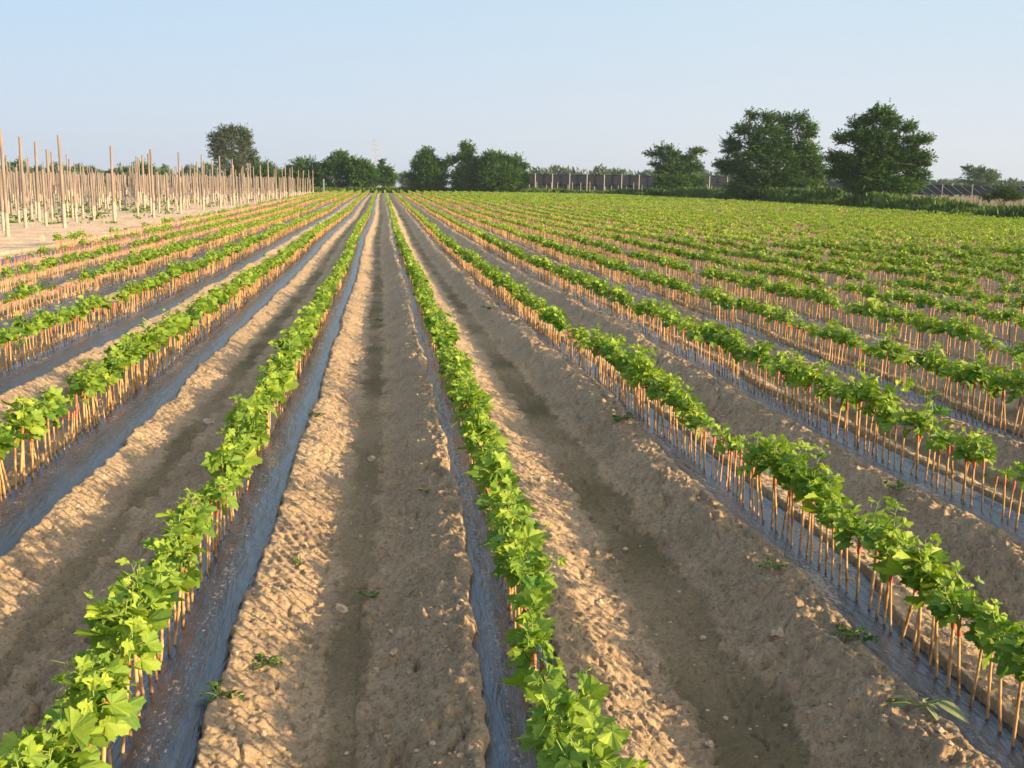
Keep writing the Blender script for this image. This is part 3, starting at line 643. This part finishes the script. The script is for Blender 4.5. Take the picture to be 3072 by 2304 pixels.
tree('tall_tree', 708, 565, 215, [(700, 440, 52, 40), (655, 430, 26, 28), (680, 405, 22, 22), (705, 400, 20, 20), (732, 400, 17, 20), (748, 420, 16, 24), (655, 465, 22, 22), (700, 495, 48, 34), (752, 470, 26, 28), (768, 495, 16, 22), (720, 530, 40, 24)], 'tall grey-green tree with upright clustered crown rising behind the orchard posts', m=m_tree_grey, n=1000, leaf=.42, spray=1.5, trunkr=.35, seed=1, group=G1)
tree('bushy_tree', 800, 570, 200, [(800, 510, 34, 26), (780, 535, 40, 28), (825, 535, 20, 22)], 'low round dark tree just right of the tall grey-green one', n=420, leaf=.38, spray=1.3, seed=2, group=G1)
tree('thin_tree', 440, 560, 190, [(430, 505, 32, 16), (410, 520, 18, 14), (465, 522, 28, 14), (440, 540, 50, 16)], 'thin scraggly tree showing behind the dense orchard posts', n=230, leaf=.34, spray=1.2, seed=3, group=G1, flat=.4)
tree('broad_tree', 905, 578, 178, [(915, 505, 48, 32), (880, 515, 26, 18), (870, 535, 30, 26), (920, 540, 60, 34)], 'broad dark tree at the left end of the far clump, behind the end posts', n=620, leaf=.36, spray=1.3, seed=4, group=G1)
tree('round_tree', 1012, 580, 176, [(1022, 478, 24, 20), (1030, 462, 16, 10), (1005, 495, 34, 26), (1010, 530, 62, 46), (1045, 500, 34, 24), (965, 515, 22, 26)], 'dark round-topped tree, tallest of the clump left of the pylon', n=950, leaf=.36, spray=1.3, seed=5, group=G1)
tree('dense_tree', 1085, 580, 174, [(1080, 512, 40, 36), (1060, 492, 24, 18), (1095, 540, 52, 34), (1110, 515, 22, 26)], 'dense dark tree directly below the pylon', n=750, leaf=.36, spray=1.3, seed=6, group=G1)
tree('slender_tree', 1152, 575, 182, [(1146, 486, 9, 10), (1150, 510, 20, 16), (1160, 535, 34, 28), (1165, 510, 18, 10)], 'lighter small tree with a thin tufted top beside the pylon', n=380, leaf=.34, spray=1.1, seed=7, group=G1, m=m_tree)
tree('upright_tree', 1290, 578, 172, [(1281, 460, 20, 18), (1262, 468, 14, 14), (1288, 490, 38, 26), (1246, 495, 16, 20), (1300, 530, 46, 42), (1240, 530, 26, 14), (1280, 555, 52, 24), (1325, 500, 16, 16)], 'upright dark tree with ragged left side standing alone by the field end', n=1150, leaf=.36, spray=1.3, seed=8, group=G1)
tree('twin_topped_tree', 1410, 580, 170, [(1390, 440, 14, 14), (1405, 450, 18, 20), (1395, 470, 24, 16), (1360, 478, 26, 12), (1340, 490, 18, 14), (1420, 500, 46, 32), (1390, 540, 46, 42), (1440, 540, 50, 40)], 'dark tree with a high feathery top joined to the spreading one', n=1300, leaf=.36, spray=1.3, seed=9, group=G1)
tree('spreading_tree', 1500, 582, 168, [(1490, 480, 50, 24), (1470, 465, 22, 12), (1530, 500, 34, 28), (1500, 530, 72, 44), (1552, 475, 14, 12), (1568, 490, 20, 8), (1575, 500, 16, 8), (1560, 530, 34, 30), (1480, 560, 70, 22), (1515, 555, 60, 26)], 'wide spreading dark tree with a branch reaching out over the net fence', n=1500, leaf=.36, spray=1.3, seed=10, group=G1)
tree('small_spreading_tree', 2020, 592, 160, [(2005, 470, 36, 22), (1975, 445, 12, 10), (1995, 445, 14, 10), (1950, 462, 26, 10), (2080, 455, 18, 10), (2100, 452, 16, 7), (2060, 475, 26, 14), (2015, 510, 56, 32), (2020, 550, 62, 34), (2080, 500, 26, 20), (2085, 545, 34, 22), (1955, 492, 16, 8)], 'small dark tree with outstretched branch tips, smallest of the three at the field edge', n=1150, leaf=.34, spray=1.2, seed=11, group=G1)
tree('large_round_tree', 2295, 606, 125, [(2300, 430, 72, 60), (2240, 355, 20, 16), (2290, 360, 28, 18), (2345, 368, 34, 22), (2390, 365, 20, 18), (2215, 395, 30, 22), (2405, 400, 30, 28), (2185, 440, 34, 28), (2420, 385, 18, 10), (2300, 500, 120, 70), (2175, 500, 34, 30), (2400, 470, 50, 50), (2440, 510, 34, 42), (2280, 565, 110, 40), (2160, 500, 24, 14), (2390, 560, 60, 36)], 'largest dark tree at the field edge with a wide rounded crown', n=2900, leaf=.30, spray=1.15, seed=12, group=G1, trunkr=.3)
tree('large_pointed_tree', 2630, 616, 100, [(2625, 450, 66, 60), (2605, 350, 16, 18), (2635, 355, 22, 18), (2650, 380, 30, 22), (2590, 375, 24, 20), (2555, 385, 22, 18), (2700, 395, 24, 16), (2570, 420, 40, 26), (2520, 425, 26, 18), (2730, 430, 40, 16), (2500, 480, 28, 20), (2755, 425, 14, 8), (2600, 500, 90, 50), (2700, 480, 56, 40), (2760, 485, 18, 22), (2540, 520, 50, 32), (2640, 560, 110, 34), (2730, 535, 40, 34), (2500, 525, 26, 14)], 'tall dark tree with pointed top at the field edge, nearest of the three', n=2900, leaf=.25, spray=.95, seed=13, group=G1, trunkr=.26)
tree('far_tree', 2935, 585, 260, [(2920, 520, 30, 16), (2900, 510, 16, 10), (2945, 525, 34, 18), (2965, 535, 24, 16), (2930, 545, 50, 18)], 'small distant tree standing above the far hedge line beyond the nets', m=m_tree, n=260, leaf=.45, spray=1.6, seed=14, group=G1, flat=.4)
tree('pale_tree', 1225, 570, 260, [(1215, 535, 24, 20), (1235, 550, 34, 18)], 'pale distant tree seen in the gap at the far end of the furrow', m=m_far, n=180, leaf=.45, spray=1.6, seed=15, group=G1)
tree('edge_shrub', 3000, 612, 92, [(3010, 575, 26, 14), (3030, 590, 40, 14), (2970, 592, 24, 12)], 'light green shrub growing out of the weedy bank below the far nets', m=m_weed, n=240, leaf=.16, spray=.7, seed=16, cat='shrub', trunkr=.06)
tree('dark_bush', 1975, 592, 150, [(1965, 580, 30, 14)], 'low dark bush left of the smallest field-edge tree', m=m_weed, n=110, leaf=.3, spray=.9, seed=17, cat='shrub', trunkr=.06)
# weedy banks and far woods: masses nobody could count
def strip(name, label, cat, path, n, hgt, wid, m, leaf, seed, up=1.0):
    """path: (px, ground dist) pairs; foliage between the ground and hgt"""
    rng = np.random.default_rng(seed); P0 = [at(a, 600, d) for a, d in path]; P0 = np.array([(q.x, q.y) for q in P0]); hh = np.array(hgt, float)
    sg = np.linalg.norm(np.diff(P0, axis=0), axis=1); s = np.concatenate([[0], np.cumsum(sg)]); tpos = rng.random(n)*s[-1]
    x = np.interp(tpos, s, P0[:, 0]); y = np.interp(tpos, s, P0[:, 1]); h = np.interp(tpos, s, hh)
    x = x+rng.normal(0, wid, n); y = y+rng.normal(0, wid, n)
    h = h*(.75+.8*np.clip(pn(x*.35+y*.2, y*.11, seed), -.5, .6)); f = rng.random(n)**.8
    P = np.stack([x, y, terr(x, y)+h*f], -1); D = rng.normal(0, .5, (n, 3)); D[:, 2] = np.abs(D[:, 2])+up
    Lf = leaf*rng.uniform(.6, 1.4, n); V, F = blades(P, Lf*1.5, Lf*.45, D, rng)
    tint = np.repeat(np.clip(.45+.9*pn(x*.25, y*.25, seed+3)+rng.normal(0, .15, n), 0, 1), 4)
    me = mesh(name, V, F, m, tint); tag(link(name, me), label, cat, kind='stuff')
strip('weed_bank', 'dark green weedy bank running along the edge of the vine field', 'weeds', [(3300, 66), (3072, 73), (2800, 88), (2640, 98), (2475, 110), (2300, 125), (2150, 140), (1925, 160), (1750, 176), (1600, 184)], 42000, [.9, .95, 1.0, 1.5, 1.9, 1.8, 1.5, 1.1, .9, .9], .75, m_weed, .32, 31)
strip('end_weeds', 'pale tall grass and weeds across the far end of the rows', 'weeds', [(860, 172), (1160, 172), (1240, 174), (1400, 174), (1640, 176)], 9000, [.6, .9, 1.1, .8, .9], .9, m_weed, .4, 32)
strip('far_woods', 'hazy distant treeline beyond the nets', 'woods', [(3400, 340), (3072, 340), (2780, 345), (2440, 350), (2150, 350), (1900, 360), (1560, 380)], 40000, [5.2, 4.8, 5.6, 6.2, 7.4, 8.2, 7.8], 3.0, m_far, 1.3, 33, .3)
strip('left_woods', 'hazy distant treeline behind the orchard posts', 'woods', [(-250, 260), (100, 260), (300, 265), (640, 270), (860, 280)], 20000, [4.2, 5.2, 4.4, 5.0, 4.6], 2.4, m_far, 1.1, 34, .3)
# green growth between the posts
rng = np.random.default_rng(77); nP = 900
yy = rng.uniform(30, 140, nP); xx = -11.5-1.65*np.round(rng.uniform(0, .42, nP)*yy/1.65) + rng.normal(0, .25, nP); h_ = rng.uniform(.05, .34, nP)
Pp = np.repeat(np.stack([xx, yy, terr(xx, yy)], -1), 12, 0)+rng.normal(0, 1, (nP*12, 3))*np.array([.16, .16, .0]); Pp[:, 2] += rng.uniform(0, 1, nP*12)*np.repeat(h_, 12)
V, F = blades(Pp, np.full(len(Pp), .16), np.full(len(Pp), .11), rng.normal(0, 1, Pp.shape), rng)
tag(link('orchard_weeds', mesh('orchard_weeds', V, F, m_weed, np.repeat(np.clip(rng.normal(.7, .2, len(Pp)), 0, 1), 4))), 'low green growth scattered on the bare ground between the orchard posts', 'weeds', kind='stuff')
# ------------------------------------------------------------------ net shelters
def net_run(label, px0, px1, dist, top, low, nposts, rows=3, gap=7.0, group='net shelters beyond the field'):
    a = at(px0, 560, dist); c = at(px1, 560, dist); root_ = empty('net_shelter', (a.x, a.y, 0)); tag(root_, label, 'net shelter', group)
    d = Vector((c.x-a.x, c.y-a.y, 0)); L = d.length; d.normalize(); nrm = Vector((-d.y, d.x, 0))
    for r in range(rows):
        n = nposts*4; V = []; 
        for side in (0, .05):
            for i in range(n+1):
                q = d*(L*i/n)+nrm*(gap*r+side); zt = float(terr(a.x+q.x, a.y+q.y))
                V.append((q.x, q.y, zt+top-.12*abs(math.sin(i/4*math.pi)))); V.append((q.x, q.y, zt+low+.25*rp.normal()*.5))
        m2 = 2*(n+1); F = [(2*i, 2*i+1, 2*i+3, 2*i+2) for i in range(n)]+[(m2+2*i, m2+2*i+2, m2+2*i+3, m2+2*i+1) for i in range(n)]+[(2*i, 2*i+2, m2+2*i+2, m2+2*i) for i in range(n)]+[(2*i+1, m2+2*i+1, m2+2*i+3, 2*i+3) for i in range(n)]
        link('net', mesh('net', V, F, m_net), root_)
    V = [];
    for i in range(nposts+1):
        for r in (0, rows):
            q = d*(L*i/nposts)+nrm*(gap*r); V.append((q.x, q.y, float(terr(a.x+q.x, a.y+q.y))+top+.02))
            V.append((q.x, q.y, V[-1][2]-.03))
    F = [(4*i, 4*i+2, 4*i+6, 4*i+4) for i in range(nposts)]+[(4*i+1, 4*i+5, 4*i+7, 4*i+3) for i in range(nposts)]
    link('roof_net', mesh('roof_net', V, F, m_net), root_)
    return a, d, L, nrm
concp = Bag(); add_tube(concp, [(0, 0, -.2), (0, 0, 3.75)], [.10, .09], 6); concp = concp.mesh('concrete_post', m_conc)
def nposts_(a, d, L, n, dist_n, label, sc=1.0, off=-.6, nrm=None, grp='concrete posts holding the nets'):
    for i in range(n+1):
        q = Vector((a.x, a.y, 0))+d*(L*i/n)+nrm*off; o = link('concrete_post', concp, None, (q.x, q.y, float(terr(q.x, q.y)))); o.scale = (sc, sc, sc*RNG.uniform(.97, 1.03))
        tag(o, label % ordn(i+1), 'post', grp)
a, d, L, nr_ = net_run('long black net shelter on concrete posts between the spreading tree and the largest tree', 1555, 2180, 205, 3.6, 1.7, 12)
nposts_(a, d, L, 12, 0, 'pale concrete post of the long net shelter, %s from the spreading tree', nrm=nr_)
a2, d2, L2, nr2 = net_run('black net shelter between the two largest trees', 2430, 2540, 200, 2.9, 1.5, 3)
a3, d3, L3, nr3 = net_run('black net shelter with slanting struts right of the pointed tree', 2740, 3200, 190, 2.5, 1.0, 7)
nposts_(a3, d3, L3, 5, 0, 'pale post of the net shelter with struts, %s from the pointed tree', .72, nrm=nr3, grp='posts of the net shelter beyond the pointed tree')
for i in range(16):
    q = Vector((a3.x, a3.y, 0))+d3*(L3*(i+.2)/16)+nr3*(-1.2); z = float(terr(q.x, q.y)); b = Bag(); add_tube(b, [(0, 0, 2.45), (d3.x*2.3, d3.y*2.3, .7)], .045, 4)
    tag(link('slanting_strut', b.mesh('slanting_strut', m_strut), None, (q.x, q.y, z)), 'thin grey slanting strut, %s from the pointed tree' % ordn(i+1), 'strut', 'slanting struts on the net shelter')
stk = Bag(); add_tube(stk, [(0, 0, -.1), (0, 0, 2.0)], [.06, .05], 5); stk = stk.mesh('short_stake', m_conc); cnt2 = 0
for i in range(26):
    pxs = 1590+i*22+rp.uniform(-6, 6)
    if 1930 < pxs < 2110: continue
    q = at(pxs, 570, 190+rp.uniform(-6, 6)); cnt2 += 1; o = link('short_stake', stk, None, (q.x, q.y, float(terr(q.x, q.y)))); o.scale.z = rp.uniform(.7, 1.1)
    tag(o, 'short pale stake before the long net shelter, %s from the spreading tree' % ordn(cnt2), 'stake', 'short stakes before the net shelter')
b = Bag()
for i in range(420):
    q = at(rp.uniform(2720, 3180), 590, rp.uniform(125, 165)); z = float(terr(q.x, q.y)); V, F, T = tube([(q.x, q.y, z), (q.x, q.y, z+rp.uniform(.8, 1.25))], .05, 3); b.add(V, F)
tag(link('stake_field', b.mesh('stake_field', m_dark)), 'dense field of short grey stakes below the net shelter with struts', 'stakes', kind='stuff')
# ------------------------------------------------------------------ pylon
q = at(1127, 560, 520); zb = float(terr(q.x, q.y)); py_root = empty('power_pylon', (q.x, q.y, zb)); tag(py_root, 'pale lattice power pylon rising far behind the dark tree clump', 'pylon')
b = Bag(); HT = at(1127, 418, 520).z-zb; nl = 9
def wd(t): return 2.6*(1-t)**1.2+.45
for i in range(nl):
    t0, t1 = i/nl, (i+1)/nl; w0, w1 = wd(t0), wd(t1)
    c0 = [(sx*w0, sy*w0, t0*HT) for sx, sy in ((-1, -1), (1, -1), (1, 1), (-1, 1))]; c1 = [(sx*w1, sy*w1, t1*HT) for sx, sy in ((-1, -1), (1, -1), (1, 1), (-1, 1))]
    for j in range(4):
        add_tube(b, [c0[j], c1[j]], .08, 4); add_tube(b, [c0[j], c1[(j+1) % 4]], .045, 4); add_tube(b, [c0[(j+1) % 4], c1[j]], .045, 4); add_tube(b, [c1[j], c1[(j+1) % 4]], .045, 4)
link('tower', b.mesh('tower', m_steel), py_root)
for f in (.78, .87, .96):
    b = Bag(); wa = wd(f)+1.1
    add_tube(b, [(-wa, 0, HT*f), (wa, 0, HT*f)], .07, 4); add_tube(b, [(-wa, 0, HT*f), (0, 0, HT*f+.9), (wa, 0, HT*f)], .05, 4)
    link('cross_arm', b.mesh('cross_arm', m_steel), py_root)

# ------------------------------------------------------------------ haze
b = Bag(); add_box(b, (-700, -30, -4), (900, 900, 45))
m_hz = bpy.data.materials.new('haze'); m_hz.use_nodes = True; ht = m_hz.node_tree; ht.nodes.remove(ht.nodes['Principled BSDF'])
pv = ht.nodes.new('ShaderNodeVolumePrincipled'); pv.inputs['Color'].default_value = (.66, .84, 1, 1); pv.inputs['Density'].default_value = .00022; pv.inputs['Anisotropy'].default_value = .2
ht.links.new(pv.outputs[0], ht.nodes['Material Output'].inputs['Volume'])
tag(link('haze', b.mesh('haze', m_hz)), 'thin pale evening haze over the far field and trees', 'haze', kind='stuff')
